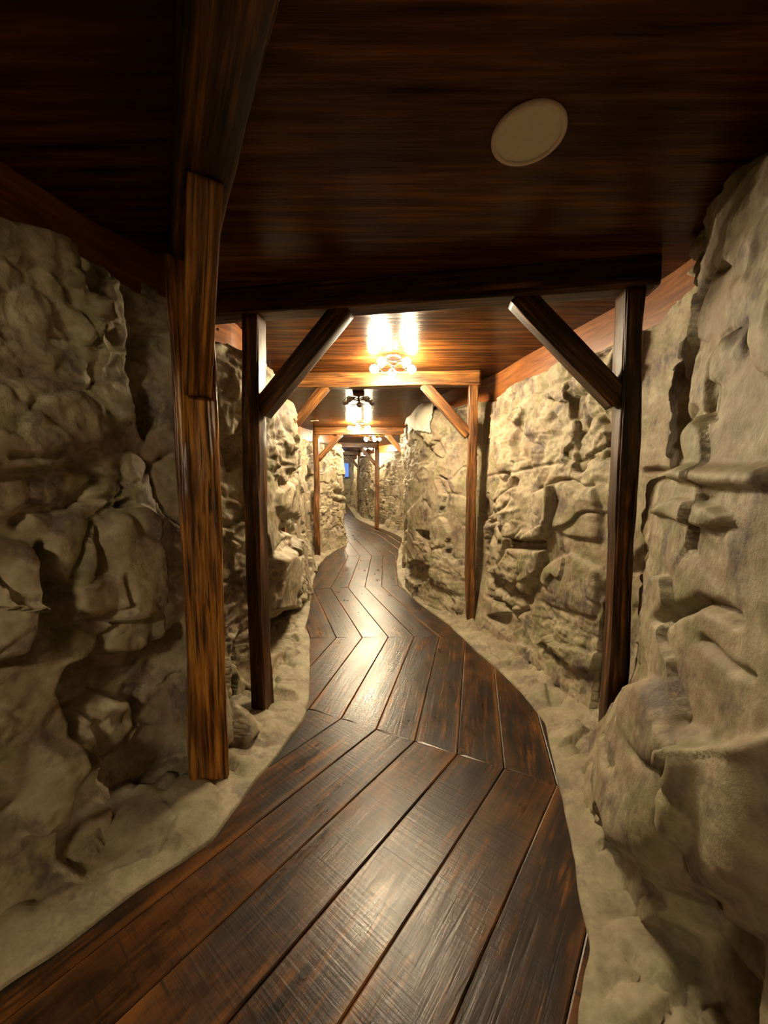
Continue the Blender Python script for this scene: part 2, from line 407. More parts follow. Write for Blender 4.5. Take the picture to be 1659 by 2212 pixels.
def rock_wall(name, line, side, relief, label, seed, zrows=256, ztop=2.40):
    """side=+1: the tunnel lies towards +x of the line (left wall)"""
    B = resample(line, near_step); n = len(B)
    # smoothed normals pointing into the tunnel
    T = np.zeros_like(B); k = 3
    T[k:-k] = B[2 * k:] - B[:-2 * k]; T[:k] = T[k]; T[-k:] = T[-k - 1]
    S = np.concatenate([[0], np.cumsum(np.hypot(*(B[1:] - B[:-1]).T))])
    Ls = np.linspace(0, S[-1], int(S[-1] / .02))
    tx = np.interp(Ls, S, T[:, 0] / (np.hypot(T[:, 0], T[:, 1]) + 1e-9)); ty = np.interp(Ls, S, T[:, 1] / (np.hypot(T[:, 0], T[:, 1]) + 1e-9))
    w = np.hanning(27); w /= w.sum()
    tx = np.convolve(np.pad(tx, 13, 'edge'), w, 'valid'); ty = np.convolve(np.pad(ty, 13, 'edge'), w, 'valid')
    tx = np.interp(S, Ls, tx); ty = np.interp(S, Ls, ty); q = np.hypot(tx, ty); tx /= q; ty /= q
    nx, ny = (ty, -tx) if side > 0 else (-ty, tx)
    z = np.linspace(0.0, ztop, zrows)
    X = np.repeat(B[:, 0], zrows); Y = np.repeat(B[:, 1], zrows); Z = np.tile(z, n)
    NX = np.repeat(nx, zrows); NY = np.repeat(ny, zrows); TX = np.repeat(tx, zrows); TY = np.repeat(ty, zrows)
    lean = np.interp(Z, [0, .15, .5, 1.0, 1.7, 2.3], [-.02, .02, .09, .11, .15, .20])
    if side > 0: ls = np.interp(Y, [2.1, 2.45, 3.7, 4.6, 7.6, 8.6, 10], [1, .45, .45, 1, 1, .4, 1])
    else: ls = np.interp(Y, [1.75, 2.1, 3.6, 4.5, 7, 8.5], [1.55, 1.05, 1, .25, .25, .8])
    lean = np.where(lean > 0, lean * ls, lean)
    X0 = X - NX * lean; Y0 = Y - NY * lean
    P = np.stack([X0, Y0, Z], 1) + seed * 1.37
    fine = np.repeat(np.clip(1.2 - (B[:, 1] - 9) * .15, .35, 1), zrows)
    warp = np.stack([fbm(P * 2.2, 3, 5), fbm(P * 2.2 + 9, 3, 6), fbm(P * 2.2 + 19, 3, 7)], 1)
    H = .045 * fbm(P * 1.1, 2, 1)
    # broad carved blocks, each face tilted its own way
    q1 = (P + warp * .16) / np.array([.58, .58, .44])
    f1, f2, cid, cen = worley(q1, 11 + seed)
    r = [_hash(cid[:, 0], cid[:, 1], cid[:, 2], 50 + j) - .5 for j in range(4)]
    H += r[0] * .055 + ((q1 - cen) * np.stack(r[1:], 1)).sum(1) * .085
    edge = f2 - f1
    H -= .034 * np.exp(-(edge / .05) ** 2) * sstep(-.3, .5, fbm(P * 2.3, 2, 31))
    # smaller fractured facets in patches
    q2 = (P + warp * .05) / np.array([.15, .15, .12]); g1, g2, cid2, cen2 = worley(q2, 23 + seed)
    r2 = [_hash(cid2[:, 0], cid2[:, 1], cid2[:, 2], 70 + j) - .5 for j in range(4)]
    patch = sstep(-.15, .5, fbm(P * 1.4 + 4, 2, 41))
    H += patch * (r2[0] * .016 + ((q2 - cen2) * np.stack(r2[1:], 1)).sum(1) * .030 - .006 * np.exp(-((g2 - g1) / .09) ** 2))
    strat = np.stack([P[:, 0] * 3, P[:, 1] * 3, P[:, 2] * 9], 1) + warp * .8
    H += .010 * ridged(strat, 3, 61) * (.4 + patch) + .007 * fbm(P * 14, 5, 71) * (.6 + patch) * fine
    craggy = sstep(1.25, 1.75, Z + .25 * fbm(P * 1.2, 2, 91))
    H += craggy * .017 * ridged(P * 6.5 + warp * .6, 4, 81)
    # the big planes near the camera are calmer than the crumbled rock further in
    if side > 0: calm = np.interp(Y0, [.4, 1.6, 1.9, 2.4], [.85, .85, .9, 1])
    else: calm = np.interp(Y0, [.3, 1.75, 2.0, 3.6, 4.2], [.52, .52, .8, .8, 1])
    H = H * calm
    # relief read off the photograph
    u, v, d = to_px(X0 + NX * .0, Y0, Z + rise(Y0))
    u = u + 5 * warp[:, 0] * np.clip(2 / d, .3, 1.6); v = v + 5 * warp[:, 1] * np.clip(2 / d, .3, 1.6)
    vis = (Y0 > .45)
    damp = np.zeros(len(u))
    for kind, pts, h, e in relief:
        a = np.array(pts, dtype=float); pad = 60
        m = vis & (u > a[:, 0].min() - pad) & (u < a[:, 0].max() + pad) & (v > a[:, 1].min() - pad) & (v < a[:, 1].max() + pad)
        if not m.any(): continue
        sc_ = d[m] / F
        if kind == 'S':
            sd = poly_sd(u[m], v[m], pts) * sc_
            t = np.clip(sd / e * .5 + .5, 0, 1)
            f = np.sqrt(np.clip(1 - (1 - t) ** 2, 0, 1)) * sstep(0, .35, t)
            H[m] += h * f
        else:
            dl = line_d(u[m], v[m], pts) * sc_
            H[m] -= h * np.exp(-(dl / e) ** 2)
    H = np.clip(H, -.20, .20)
    # ragged upper rim that turns back under the trim board
    zb = 2.15 + np.where(side < 0, .20 * (1 - sstep(1.85, 2.1, B[:, 1])), .06 * sstep(1.2, 1.5, B[:, 1]) * (1 - sstep(1.9, 2.1, B[:, 1])))
    zt = np.repeat(zb, zrows) + .05 * np.repeat(vnoise(np.stack([B[:, 0] * 2.2, B[:, 1] * 2.2, B[:, 1] * 0 + seed], 1), 3), zrows)
    over = np.clip(Z - zt, 0, 1)
    H = H * (1 - .75 * sstep(0, .1, over)) - over * 1.5 - .03 * sstep(0, .03, over)
    H = np.maximum(H, -.20 + .18 * sstep(1.96, 2.08, Z) - .3 * (over > 0))
    # posts stand in the open: keep the rock behind them
    for (px_, py_, rr, floor_h) in KEEP:
        dd = np.hypot(X0 - px_, Y0 - py_); m = dd < rr
        H[m] = np.minimum(H[m], floor_h)
    X1 = X0 + NX * H + TX * warp[:, 1] * .012; Y1 = Y0 + NY * H + TY * warp[:, 1] * .012
    Z1 = Z + warp[:, 2] * .012 * sstep(0, .1, Z) + rise(Y0)
    V = np.stack([X1, Y1, Z1], 1)
    Fc = grid_faces(n, zrows)
    if side > 0: Fc = Fc[:, ::-1]
    o = link(name, mesh_np(name, V, Fc), M_ROCK)
    tag(o, label, 'rock wall', kind='structure')
    if side < 0:
        cap = (Z1 - rise(Y0) > 1.9 + .32 * np.clip((Y0 - 4.3) / 1.2, 0, 1) - .0) & (Y0 > 4.35) & (Y0 < 6.6) & (over < .10)
        keep = cap[Fc].all(1); F2 = Fc[keep]; used = np.unique(F2); remap = np.zeros(len(V), dtype=np.int64); remap[used] = np.arange(len(used))
        H2 = .03 * fbm(P * 1.3, 2, 99)
        Vp = np.stack([X0 + NX * (np.maximum(H, H2 + .02) + .012), Y0 + NY * (np.maximum(H, H2 + .02) + .012), Z1], 1)[used]
        po = link('plaster_patch', mesh_np('plaster_patch', Vp, remap[F2]), M_PALE)
        md = po.modifiers.new('thickness', 'SOLIDIFY'); md.thickness = .02; md.offset = -1
        tag(po, 'smooth pale plaster cap on top of the jutting right rock behind the second frame', 'plaster cap')
    return o, (B, nx, ny)

KEEP = [(0.86, 3.69, .15, -.03), (-1.26, 7.12, .13, .0), (-0.20, 10.85, .14, -.02), (-0.86, 1.74, .16, .0), (1.3, 1.98, .17, -.02), (-0.9, 2.15, .16, .0)]
wl, geoL = rock_wall('wall_left', LEFT, +1, REL_L, 'sculpted tan rock wall along the left of the tunnel', 2)
wr, geoR = rock_wall('wall_right', RIGHT, -1, REL_R, 'sculpted tan rock wall along the right of the tunnel', 5)

# ------------------------------------------------------------------ curbs
def curb(name, edge, wall, side, label):
    ys = [-4.0]
    while ys[-1] < 19: ys.append(ys[-1] + (.05 if ys[-1] < .4 else .014 if ys[-1] < 4 else .03 if ys[-1] < 9 else .08))
    ys = np.array(ys)
    E = np.array(edge); W = np.array(wall)
    ex = np.interp(ys, E[:, 1], E[:, 0]); wx = np.interp(ys, W[:, 1], W[:, 0])
    ker = np.hanning(9); ker /= ker.sum(); 
    ex = np.convolve(np.pad(ex, 4, 'edge'), ker, 'valid')
    wx = np.where(side > 0, np.minimum(wx, ex - .04) - .22, np.maximum(wx, ex + .04) + .22)
    t = np.concatenate([[0, 0, .012], np.linspace(.03, 1, 34)]); n = len(ys); k = len(t)
    X = ex[:, None] + (wx - ex)[:, None] * t[None, :]; Y = np.repeat(ys[:, None], k, 1)
    dist = np.abs(X - ex[:, None])
    P = np.stack([X.ravel(), Y.ravel(), np.zeros(X.size)], 1)
    Zc = .012 + .035 * sstep(0, .30, dist) + .012 * (1 - np.exp(-dist / .02))
    q = (P + .05 * np.stack([fbm(P * 3, 2, 3), fbm(P * 3 + 5, 2, 4), P[:, 2] * 0], 1)) / .17
    f1, f2, cid, cen = worley(q, 9); r = _hash(cid[:, 0], cid[:, 1], cid[:, 2], 5)
    body = sstep(.02, .10, dist).ravel()
    nz = .018 * fbm(P * 4, 3, 8) + (.034 * r - .020 * np.exp(-((f2 - f1) / .06) ** 2)) * body + .002 * fbm(P * 30, 3, 12)
    Zc = Zc + (nz * (.25 + .75 * body)).reshape(n, k)
    Zc = np.maximum(Zc, .006)
    Zc[:, 0] = -.03
    Xn = X + (.006 * fbm(np.stack([ys * 6, ys * 0, ys * 0], 1), 3, 5))[:, None]
    Z = Zc + rise(Y)
    Fc = grid_faces(n, k)
    if side < 0: Fc = Fc[:, ::-1]
    o = link(name, mesh_np(name, np.stack([Xn.ravel(), Y.ravel(), Z.ravel()], 1), Fc[:, ::-1]), M_CURB)
    tag(o, label, 'rock curb', kind='structure')
curb('trim_1', EDGE_L, LEFT, +1, 'smooth sandy rock curb between the plank floor and the left wall')
curb('trim_2', EDGE_R, RIGHT, -1, 'smooth sandy rock curb between the plank floor and the right wall')

# ------------------------------------------------------------------ plank floor
def plank_floor():
    bm = bmesh.new(); uvl = bm.loops.layers.uv.new('UVMap'); tone = bm.verts.layers.float.new('plank_tone'); wear = bm.verts.layers.float.new('edge_wear')
    # joints: y-line through a point with direction; plank headings between them (degrees right of straight ahead)
    W = .221
    heads = [38.0, 13.3, -17.0, 0.5, -13.0, -25.0, -14.0]
    anchor = np.array([-.043, 2.037])                 # a seam corner on the first mitre
    joint_y = [None, 3.345, 5.05, 7.3, 9.6, 12.6]
    # seam corner for index k at each mitre
    def dirv(a): a = math.radians(a); return np.array([math.sin(a), math.cos(a)])
    anchors = [anchor]
    for j in range(1, 6):
        a = anchors[-1]; dv = dirv(heads[j]); L = (joint_y[j] - a[1]) / dv[1]; anchors.append(a + dv * L)
    def corner(j, k):
        b = (heads[j] + heads[j + 1]) / 2; half = math.radians(abs(heads[j] - heads[j + 1]) / 2)
        mv = np.array([math.cos(math.radians(b)), -math.sin(math.radians(b))])
        return anchors[j] + mv * (k * W / math.cos(half))
    spans = [(-14, 12), (-7, 8), (-6, 7), (-7, 7), (-7, 8), (-8, 8), (-9, 8)]
    for s in range(7):
        for k in range(*spans[s]):
            dv = dirv(heads[s])
            if s == 0:
                b0, b1 = corner(0, k), corner(0, k + 1); a0, a1 = b0 - dv * 8.5, b1 - dv * 8.5
            elif s == 6:
                a0, a1 = corner(5, k), corner(5, k + 1); b0, b1 = a0 + dv * 8, a1 + dv * 8
            else:
                a0, a1 = corner(s - 1, k), corner(s - 1, k + 1); b0, b1 = corner(s, k), corner(s, k + 1)
            rnd = random.Random(s * 100 + k); off = rnd.uniform(0, 40); tn = rnd.random(); hz = rnd.uniform(-.001, .001)
            nrm = np.array([dv[1], -dv[0]]); gap = .0016; bev = .0045
            L = np.linalg.norm(b0 - a0); m = max(2, int(L / .35))
            rows = []
            for i in range(m + 1):
                t = i / m; p0 = a0 + (b0 - a0) * t; p1 = a1 + (b1 - a1) * t
                eg = dv * (gap * (1 if i == 0 else -1 if i == m else 0))
                row = []
                for (pp, o, z, ew) in ((p0, gap, -.02, 0), (p0, gap, -.003, 1), (p0, gap + bev, 0, 1), (p0, .042, 0, 0), (p1, -.030, 0, 0), (p1, -gap - bev, 0, 1), (p1, -gap, -.003, 1), (p1, -gap, -.02, 0)):
                    c = pp + nrm * o + eg; vt = bm.verts.new((c[0], c[1], z + hz + float(rise(c[1])))); vt[tone] = tn; vt[wear] = ew; row.append((vt, c))
                rows.append(row)
            o0 = a0
            for r0, r1 in zip(rows[:-1], rows[1:]):
                for q in range(7):
                    f = bm.faces.new([r0[q][0], r0[q + 1][0], r1[q + 1][0], r1[q][0]])
                    for lp, c in zip(f.loops, (r0[q][1], r0[q + 1][1], r1[q + 1][1], r1[q][1])):
                        dd = c - o0; lp[uvl].uv = (float(dd @ nrm) + k * 3.7 + off, float(dd @ dv) + off)
            for r in (rows[0], rows[-1]):
                try: bm.faces.new([v for v, _ in r])
                except Exception: pass
    me = bpy.data.meshes.new('floor'); bm.normal_update(); bm.to_mesh(me); bm.free()
    o = link('floor', me, M_FLOOR); tag(o, 'dark reclaimed plank floor laid in a zigzag down the tunnel', 'floor', kind='structure')
    ys = np.array([-5, 7, 20.]); V = [(x, y, -.016 + float(rise(y))) for y in ys for x in (-5, 3)]
    s = link('floor_base', mesh_np('floor_base', V, [(0, 1, 3, 2), (2, 3, 5, 4)], False), M_SUB); tag(s, 'dark gaps beneath the floor planks', 'floor', kind='structure')
plank_floor()

# ------------------------------------------------------------------ ceiling, trim boards, closing walls
CEIL = 2.39
def slab(name, x0, x1, ys, z0, th, mat, label, cat):
    V = []; n = len(ys)
    for y in ys:
        r = float(rise(y)); V += [(x0, y, z0 + r), (x1, y, z0 + r), (x1, y, z0 + th + r), (x0, y, z0 + th + r)]
    Fc = []
    for i in range(n - 1):
        a = i * 4; b = a + 4
        for q in range(4): Fc.append((a + q, b + q, b + (q + 1) % 4, a + (q + 1) % 4))
    Fc += [(0, 1, 2, 3), (4 * n - 1, 4 * n - 2, 4 * n - 3, 4 * n - 4)]
    o = link(name, mesh_np(name, V, Fc, False), mat); tag(o, label, cat, kind='structure'); return o
slab('ceiling', -5.2, 2.6, [-5, 7, 20.2], CEIL, .08, M_CEIL, 'low varnished wooden board ceiling of the tunnel', 'ceiling')

def fascia(name, geo, side, label):
    B, nx, ny = geo; idx = np.arange(0, len(B), 6)
    of = .245 + (.13 * (1 - sstep(1.6, 2.1, B[idx, 1])) if side < 0 else 0)
    X = B[idx, 0] - nx[idx] * of; Y = B[idx, 1] - ny[idx] * of
    kx = np.hanning(9); kx /= kx.sum()
    X = np.convolve(np.pad(X, 4, 'edge'), kx, 'valid'); Y = np.convolve(np.pad(Y, 4, 'edge'), kx, 'valid')
    r = rise(Y); V = []; n = len(X)
    for i in range(n):
        ox, oy = -nx[idx[i]] * .02, -ny[idx[i]] * .02
        V += [(X[i], Y[i], 2.07 + r[i]), (X[i], Y[i], CEIL + r[i]), (X[i] + ox, Y[i] + oy, CEIL + r[i]), (X[i] + ox, Y[i] + oy, 2.07 + r[i])]
    Fc = [(i * 4 + q, i * 4 + (q + 1) % 4, i * 4 + 4 + (q + 1) % 4, i * 4 + 4 + q) for i in range(n - 1) for q in range(4)]
    o = link(name, mesh_np(name, V, Fc, False), M_FASCIA); tag(o, label, 'trim board', kind='structure')
def fascia_mat():
    m, nt, b = new_mat('orange_stained_trim'); g = NT(nt)
    co = g.n('ShaderNodeTexCoord').outputs['Object']
    n1 = g.noise(g.mapping(co, (2.2, 2.2, 26)), 1.4, 6, 0.6, 1.0); n2 = g.noise(co, 1.6, 3)
    c = g.ramp(n1, [(0.3, (0.10, 0.030, 0.008)), (0.52, (0.24, 0.078, 0.016)), (0.75, (0.38, 0.14, 0.034))])
    c = g.mix(g.ramp(n2, [(0.45, 0.0), (0.7, 0.6)]), c, (0.13, 0.036, 0.010))
    g.l(c, b.inputs['Base Color']); b.inputs['Roughness'].default_value = 0.38; g.bump(n1, 0.2, 0.002, b); return m
M_FASCIA = fascia_mat()
fascia('trim_3', geoL, 1, 'stained wooden trim board above the left rock wall')
fascia('trim_4', geoR, -1, 'stained wooden trim board above the right rock wall')

def end_wall(name, p0, p1, label, flip=False, hole=None):
    L = math.hypot(p1[0] - p0[0], p1[1] - p0[1]); n = 90; k = 80
    s = np.repeat(np.linspace(0, L, n), k); z = np.tile(np.linspace(-.05, 2.9, k), n)
    ux, uy = (p1[0] - p0[0]) / L, (p1[1] - p0[1]) / L
    P = np.stack([p0[0] + ux * s, p0[1] + uy * s, z], 1)
    f1, f2, cid, cen = worley(P / .4, 7)
    H = .1 * fbm(P * 1.5, 3, 2) - .04 * np.exp(-((f2 - f1) / .08) ** 2) + .01 * fbm(P * 12, 3, 5)
    V = P + np.stack([uy * H, -ux * H, H * 0], 1)
    o = link(name, mesh_np(name, V, grid_faces(n, k)), M_ROCK); tag(o, label, 'rock wall', kind='structure')
end_wall('wall_far', (-4.6, 19.3), (-0.8, 19.3), 'rock wall closing the far end of the tunnel')
end_wall('wall_near', (-1.9, -4.3), (-4.6, -4.3), 'rock wall closing the near end of the tunnel')

# ------------------------------------------------------------------ hewn timbers
def timber_mesh(name, L, w, d, rnd=.25, step=.02, wob=.006, crack=.004, seed=0, nseg=40, bulge=0.0):
    """local z runs along the timber; cross-section w (x) by d (y)"""
    nr = max(6, int(L / step)); z = np.linspace(0, L, nr)
    a = np.linspace(0, 2 * np.pi, nseg, endpoint=False) + np.pi / nseg
    ex = 2.0 / (2.0 + (1 - rnd) * 10)
    cx = np.sign(np.cos(a)) * np.abs(np.cos(a)) ** ex; cy = np.sign(np.sin(a)) * np.abs(np.sin(a)) ** ex
    A = np.tile(a, nr); Z = np.repeat(z, nseg); X = np.tile(cx * w / 2, nr); Y = np.tile(cy * d / 2, nr)
    P = np.stack([np.tile(np.cos(a), nr), np.tile(np.sin(a), nr), Z * .9], 1)
    rr = 1 + (fbm(P * np.array([1.1, 1.1, 2.2]) + seed, 3, seed) * wob + fbm(np.stack([P[:, 0] * 7, P[:, 1] * 7, Z * 1.1 + seed], 1), 3, seed + 3) * crack * .6) / (min(w, d) / 2)
    rg = ridged(np.stack([P[:, 0] * 4.5 + seed, P[:, 1] * 4.5, Z * .55], 1), 1, seed + 5)
    rr -= np.clip(rg - .86, 0, 1) / .14 * crack / (min(w, d) / 2)
    sx = wob * 1.1 * vnoise(np.stack([z * 1.3, z * 0 + seed, z * 0], 1), 4); sy = wob * 1.1 * vnoise(np.stack([z * 1.3, z * 0 + seed + 8, z * 0], 1), 6)
    rr = rr * (1 + bulge * np.repeat(vnoise(np.stack([z * 1.9, z * 0 + seed, z * 0 + 3], 1), 9), nseg))
    X = X * rr + np.repeat(sx, nseg); Y = Y * rr + np.repeat(sy, nseg)
    V = np.stack([X, Y, Z], 1); Fq = grid_faces(nr, nseg, True)[:, ::-1]
    me = bpy.data.meshes.new(name); nv = len(V)
    faces = [tuple(int(i) for i in f) for f in Fq] + [tuple(range(nseg))[::-1], tuple(range(nv - nseg, nv))]
    me.from_pydata([tuple(map(float, v)) for v in V], [], faces)
    for p in me.polygons: p.use_smooth = len(p.vertices) == 4
    me.update(); return me

def put_timber(name, root, p0, p1, w, d, mat, face=None, **kw):
    """timber from p0 to p1 (world); 'face' is the world direction its local y should look along"""
    p0, p1 = Vector(p0), Vector(p1); zax = (p1 - p0).normalized()
    yv = Vector(face) if face else Vector((0, 1, 0)); yv = (yv - zax * yv.dot(zax)).normalized(); xv = yv.cross(zax)
    M = Matrix((xv, yv, zax)).transposed().to_4x4(); M.translation = p0 - root.location
    o = link(name, timber_mesh(name, (p1 - p0).length, w, d, **kw), mat, root); o.matrix_local = M
    return o

def screw(root, p, nrm):
    bm = bmesh.new(); bmesh.ops.create_uvsphere(bm, u_segments=12, v_segments=6, radius=.006)
    for v in bm.verts: v.co.z *= .5
    me = bpy.data.meshes.new('screw_head'); bm.to_mesh(me); bm.free()
    o = link('screw_head', me, M_STEEL, root); o.location = Vector(p) - root.location
    o.rotation_euler = Vector(nrm).to_track_quat('Z', 'Y').to_euler(); return o

FR_GROUP = 'timber frames along the tunnel'
def frame(Lp, Rp, ps, label, pw=None, z_top=2.26, over=(.12, .12), braces=(True, True), seed=0, post_mat=None, beam_mat=None, bl=.46, bw=.10, right_post=True, left_post=True, hi=False, bdep=.13):
    """Lp, Rp: post centres in plan"""
    Lp, Rp = Vector((*Lp, 0)), Vector((*Rp, 0)); dr = (Rp - Lp).normalized(); nr = Vector((dr.y, -dr.x, 0))
    mid = (Lp + Rp) / 2; r0 = float(rise(mid.y)); zt = z_top + r0; bdep = 2.40 - z_top
    root = empty('timber_frame', (mid.x, mid.y, r0)); tag(root, label, 'timber frame', FR_GROUP)
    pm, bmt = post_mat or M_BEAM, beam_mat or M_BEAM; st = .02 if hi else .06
    for P, ok, k in ((Lp, left_post, 1), (Rp, right_post, 2)):
        if ok: put_timber('post', root, P + Vector((0, 0, r0)), P + Vector((0, 0, zt)), pw or ps, ps, pm, nr, rnd=.2, step=st, wob=.007, crack=.003, seed=seed + k, nseg=40, bulge=.05)
    put_timber('beam', root, Lp - dr * over[0] + Vector((0, 0, zt + bdep / 2)), Rp + dr * over[1] + Vector((0, 0, zt + bdep / 2)), bdep, ps * 1.06, bmt, nr, rnd=.12, step=st, wob=.003, crack=.002, seed=seed + 3)
    for P, s, ok in ((Lp, 1, braces[0]), (Rp, -1, braces[1])):
        if not ok: continue
        a = P + dr * s * (ps * .3) + Vector((0, 0, zt - bl - .03)); b = P + dr * s * (bl + ps * .35) + Vector((0, 0, zt + .02))
        o = put_timber('brace', root, a, b, bw, ps * .78, bmt, nr, rnd=.1, step=st, wob=.002, crack=.0015, seed=seed + 5 + s)
    return root

# near frame: a bulky hewn post on the left, its beam running overhead past the camera
r = empty('timber_frame', (-.84, 1.75, 0)); tag(r, 'timber frame with the bulky hewn orange post at near left and a beam running overhead', 'timber frame', FR_GROUP)
put_timber('post', r, (-.785, 1.665, 0), (-.845, 1.735, 2.27), .162, .155, M_POST, (.5, -.86, 0), rnd=.62, step=.012, wob=.009, crack=.007, seed=21, nseg=90, bulge=.06)
bd = Vector((.505, -.863, 0)); b0 = Vector((-.865, 1.79, 2.325)) - bd * .12
put_timber('beam', r, b0, b0 + bd * 2.75, .13, .160, M_BEAM, (.863, .505, 0), rnd=.1, wob=.003, crack=.002, seed=25)
put_timber('brace', r, Vector((-.785, 1.655, 1.73)), Vector((-.785, 1.655, 1.73)) + bd * .47 + Vector((0, 0, .55)), .095, .10, M_POST, (.863, .505, 0), rnd=.12, step=.015, wob=.002, crack=.002, seed=28)
put_timber('post', r, b0 + bd * 2.55 - Vector((0, 0, 2.325)), b0 + bd * 2.55 - Vector((0, 0, .06)), .13, .13, M_BEAM, (.5, -.86, 0), seed=31)
screw(r, (-.905, 1.69, 2.30), (0, -1, 0)); screw(r, (-.80, 1.615, 1.93), (0, -1, 0)); screw(r, (-.69, 1.65, 1.98), (.5, -1, 0))

frame((-.715, 2.185), (1.175, 1.91), .115, 'frame nearest the camera that spans the whole passage, it and its two braces coloured dark for shade', pw=.085, z_top=2.25, over=(.32, .10), seed=40, hi=True, bl=.475, bw=.105)  # same wood as the farther frames, coloured darker so its front reads shaded
frame((-1.0, 3.76), (.83, 3.67), .10, 'second full frame, just beyond the first lit ceiling lamp, orange brown braces', over=(.05, .06), seed=50, post_mat=M_FRAME, beam_mat=M_FRAME, hi=True, pw=.08, bl=.42, bw=.09, bdep=.125)
frame((-1.235, 7.12), (.50, 7.15), .10, 'third frame, its slim left post standing against the left rock wall', over=(.05, .05), seed=60, post_mat=M_FRAME, beam_mat=M_FRAME, bl=.42, bw=.09)
frame((-1.75, 10.6), (-.20, 10.85), .105, 'fourth frame down the tunnel, right post standing on the far curb', over=(.05, .05), seed=70, post_mat=M_FRAME, beam_mat=M_FRAME, bl=.42, bw=.09)
frame((-2.55, 14.6), (-.98, 15.0), .105, 'farthest frame beside the blue-lit opening', over=(.05, .05), seed=80, post_mat=M_FRAME, beam_mat=M_FRAME, bl=.42, bw=.10)
frame((-2.0, -.9), (-.15, -1.5), .12, 'timber frame added behind the camera to shade the near ceiling, out of the picture', over=(.1, .1), seed=90)  # unseen frame, added so its beam keeps light off the near ceiling

# ------------------------------------------------------------------ lamps
def tube_mesh(name, pts, rad, seg=8, closed=False):
    pts = [Vector(p) for p in pts]; n = len(pts); V = []; Fc = []
    for i, p in enumerate(pts):
        t = (pts[(i + 1) % n] - pts[i - 1]) if closed or 0 < i < n - 1 else (pts[1] - pts[0] if i == 0 else pts[-1] - pts[-2])
        t.normalize(); up = Vector((0, 0, 1)) if abs(t.z) < .9 else Vector((1, 0, 0)); a = t.cross(up).normalized(); b = t.cross(a)
        for k in range(seg):
            q = 2 * math.pi * k / seg; V.append(p + a * math.cos(q) * rad + b * math.sin(q) * rad)
    for i in range(n if closed else n - 1):
        for k in range(seg):
            j = (i + 1) % n; Fc.append((i * seg + k, i * seg + (k + 1) % seg, j * seg + (k + 1) % seg, j * seg + k))
    return V, Fc

def lathe(prof, seg=32):
    V = [(r * math.cos(2 * math.pi * k / seg), r * math.sin(2 * math.pi * k / seg), z) for r, z in prof for k in range(seg)]
    Fc = [tuple(int(q) for q in f) for f in grid_faces(len(prof), seg, True)]
    return V, Fc

def pyobj(name, parts, mat, parent, smooth=True):
    V, Fc = [], []
    for v, f in parts:
        o = len(V); V += [tuple(p) for p in v]; Fc += [tuple(i + o for i in q) for q in f]
    me = bpy.data.meshes.new(name); me.from_pydata(V, [], Fc)
    for p in me.polygons: p.use_smooth = smooth
    bm = bmesh.new(); bm.from_mesh(me); bmesh.ops.recalc_face_normals(bm, faces=bm.faces); bm.to_mesh(me); bm.free()
    me.update(); return link(name, me, mat, parent)

def make_lamp(lit_mat):
    root = empty('ceiling_lamp', (0, 0, 0))
    pyobj('canopy', [lathe([(0, 0), (.066, 0), (.068, -.006), (.064, -.022), (.045, -.032), (.012, -.036), (.012, -.075), (.02, -.085), (.012, -.095), (0, -.097)])], M_METAL, root)
    R = .165
    ring = lambda rr, z, w: tube_mesh('r', [(rr * math.cos(2 * math.pi * k / 48), rr * math.sin(2 * math.pi * k / 48), z + w * math.sin(10 * math.pi * k / 48)) for k in range(48)], .0035, 6, True)
    pyobj('ring', [ring(R + .012, -.082, .014), ring(R - .045, -.100, .010)], M_METAL, root)
    for k in range(5):
        a = 2 * math.pi * k / 5 + .35; ca, sa = math.cos(a), math.sin(a)
        arm = [(ca * q, sa * q, -.085 + .028 * math.sin(q / R * math.pi)) for q in np.linspace(.01, R - .035, 10)]
        ar = pyobj('arm', [tube_mesh('a', arm, .005, 8)], M_METAL, root)
        sk = pyobj('socket', [lathe([(0, .03), (.013, .03), (.015, .0), (.012, -.012), (0, -.012)], 16)], M_METAL, ar); sk.location = (ca * (R - .045), sa * (R - .045), -.085)
        sk.rotation_euler = (0, -1.2, a)
        bm = bmesh.new(); bmesh.ops.create_icosphere(bm, subdivisions=3, radius=.034)
        for v in bm.verts:
            if v.co.x < -.01: v.co.y *= .9 + .1 * 0; v.co.x *= 1.25
        me = bpy.data.meshes.new('bulb'); bm.to_mesh(me); bm.free()
        for p in me.polygons: p.use_smooth = True
        b = link('bulb', me, lit_mat, root); b.location = (ca * R, sa * R, -.092); b.rotation_euler = (0, 0, a)
    return root

def copy_tree(o, parent=None):
    c = o.copy(); COL.objects.link(c); c.parent = parent
    for ch in list(o.children): copy_tree(ch, c)
    return c

LG = 'five-bulb flush lamps on the tunnel ceiling'
lit = make_lamp(M_BULB)
spots = [((.075, 3.22), 'largest lit five-bulb lamp, on the orange ceiling before the second frame', 0.0),
         ((-.41, 6.55), 'lit five-bulb lamp just before the third frame', .5),
         ((-.26, 8.5), 'lit five-bulb lamp seen just under the third beam, right of its neighbours', .9),
         ((-.52, 11.6), 'lowest and farthest lit lamp seen down the tunnel', .2),
         ((-1.9, 16.4), 'unseen five-bulb lamp added to light the far end near the blue opening', .2)]  # last lamp is an added one, out of sight, brightening the far end
for i, ((x, y), lb, rz) in enumerate(spots):
    o = lit if i == 0 else copy_tree(lit)
    o.location = (x, y, CEIL + float(rise(y))); o.rotation_euler = (0, 0, rz); tag(o, lb, 'ceiling lamp', LG)
o = make_lamp(M_GLASS); o.location = (-.29, 4.5, CEIL); tag(o, 'dark unlit ceiling lamp with clear bulbs beyond the second beam', 'ceiling lamp', LG)
o = make_lamp(M_BULB_BACK); o.location = (-.8, -1.95, CEIL); tag(o, 'lit five-bulb lamp behind the camera', 'ceiling lamp', LG)

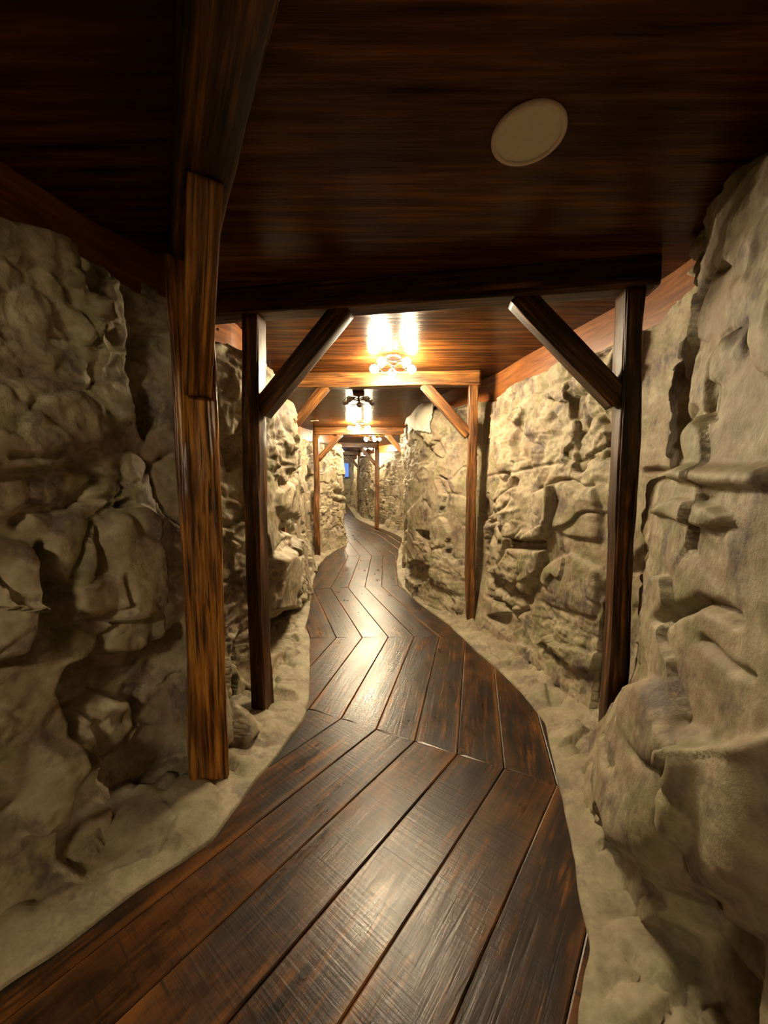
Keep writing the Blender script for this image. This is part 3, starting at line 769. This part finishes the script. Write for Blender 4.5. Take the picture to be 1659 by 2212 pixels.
# ------------------------------------------------------------------ round fittings
def ceiling_disc(x, y, R, label, cat, name, gm, rm):
    root = empty(name, (x, y, CEIL + float(rise(y)))); tag(root, label, cat)
    pyobj('rim', [lathe([(R * .86, -.001), (R * .86, -.009), (R * .93, -.013), (R, -.008), (R, 0)], 64)], rm, root)
    g = pyobj('grille', [lathe([(0, -.0075), (R * .4, -.0075), (R * .87, -.0055)], 64)], gm, root)
ceiling_disc(.435, 1.239, .108, 'large round beige speaker set in the dark ceiling above the camera', 'ceiling speaker', 'ceiling_speaker', M_GRILLE, M_RIM)
ceiling_disc(-1.12, 6.3, .065, 'small pale round fitting in the ceiling near the third frame', 'ceiling fitting', 'ceiling_fitting', M_PALE, M_PALE)

# plaster cap over the jutting rock on the right

# blue-lit pane at the far end
V = [(-2.1, 18.9, 1.8), (-1.74, 18.9, 1.8), (-1.74, 18.9, 2.45), (-2.1, 18.9, 2.45), (-2.1, 19.1, 1.8), (-1.74, 19.1, 1.8), (-1.74, 19.1, 2.45), (-2.1, 19.1, 2.45)]
o = link('window_1', mesh_np('window_1', V, [(0, 1, 2, 3), (7, 6, 5, 4), (0, 4, 5, 1), (1, 5, 6, 2), (2, 6, 7, 3), (3, 7, 4, 0)], False), M_BLUE)
tag(o, 'narrow blue-lit opening at the far end of the tunnel', 'window', kind='structure')

# ------------------------------------------------------------------ world, camera, view
w = bpy.data.worlds.new('World'); sc.world = w; w.use_nodes = True
w.node_tree.nodes['Background'].inputs[0].default_value = (0.02, 0.015, 0.01, 1); w.node_tree.nodes['Background'].inputs[1].default_value = 0.2
cam = bpy.data.cameras.new('Camera'); co = bpy.data.objects.new('Camera', cam); COL.objects.link(co); sc.camera = co
cam.sensor_fit = 'VERTICAL'; cam.sensor_height = 36; cam.lens = F / 2212 * 36
cam.clip_start = .02; cam.clip_end = 60
co.location = (0, 0, EYE); co.rotation_euler = (math.pi / 2 - PITCH, 0, 0)
sc.view_settings.view_transform = 'Standard'; sc.view_settings.look = 'None'; sc.view_settings.gamma = 1
sc.view_settings.exposure = 0.0; sc.view_settings.use_curve_mapping = False
sc.cycles.use_denoising = True; sc.cycles.max_bounces = 5; sc.cycles.diffuse_bounces = 3; sc.cycles.glossy_bounces = 3
sc.cycles.sample_clamp_indirect = 4.0
sc.cycles.use_adaptive_sampling = True; sc.cycles.adaptive_threshold = 0.08; sc.cycles.use_light_tree = False
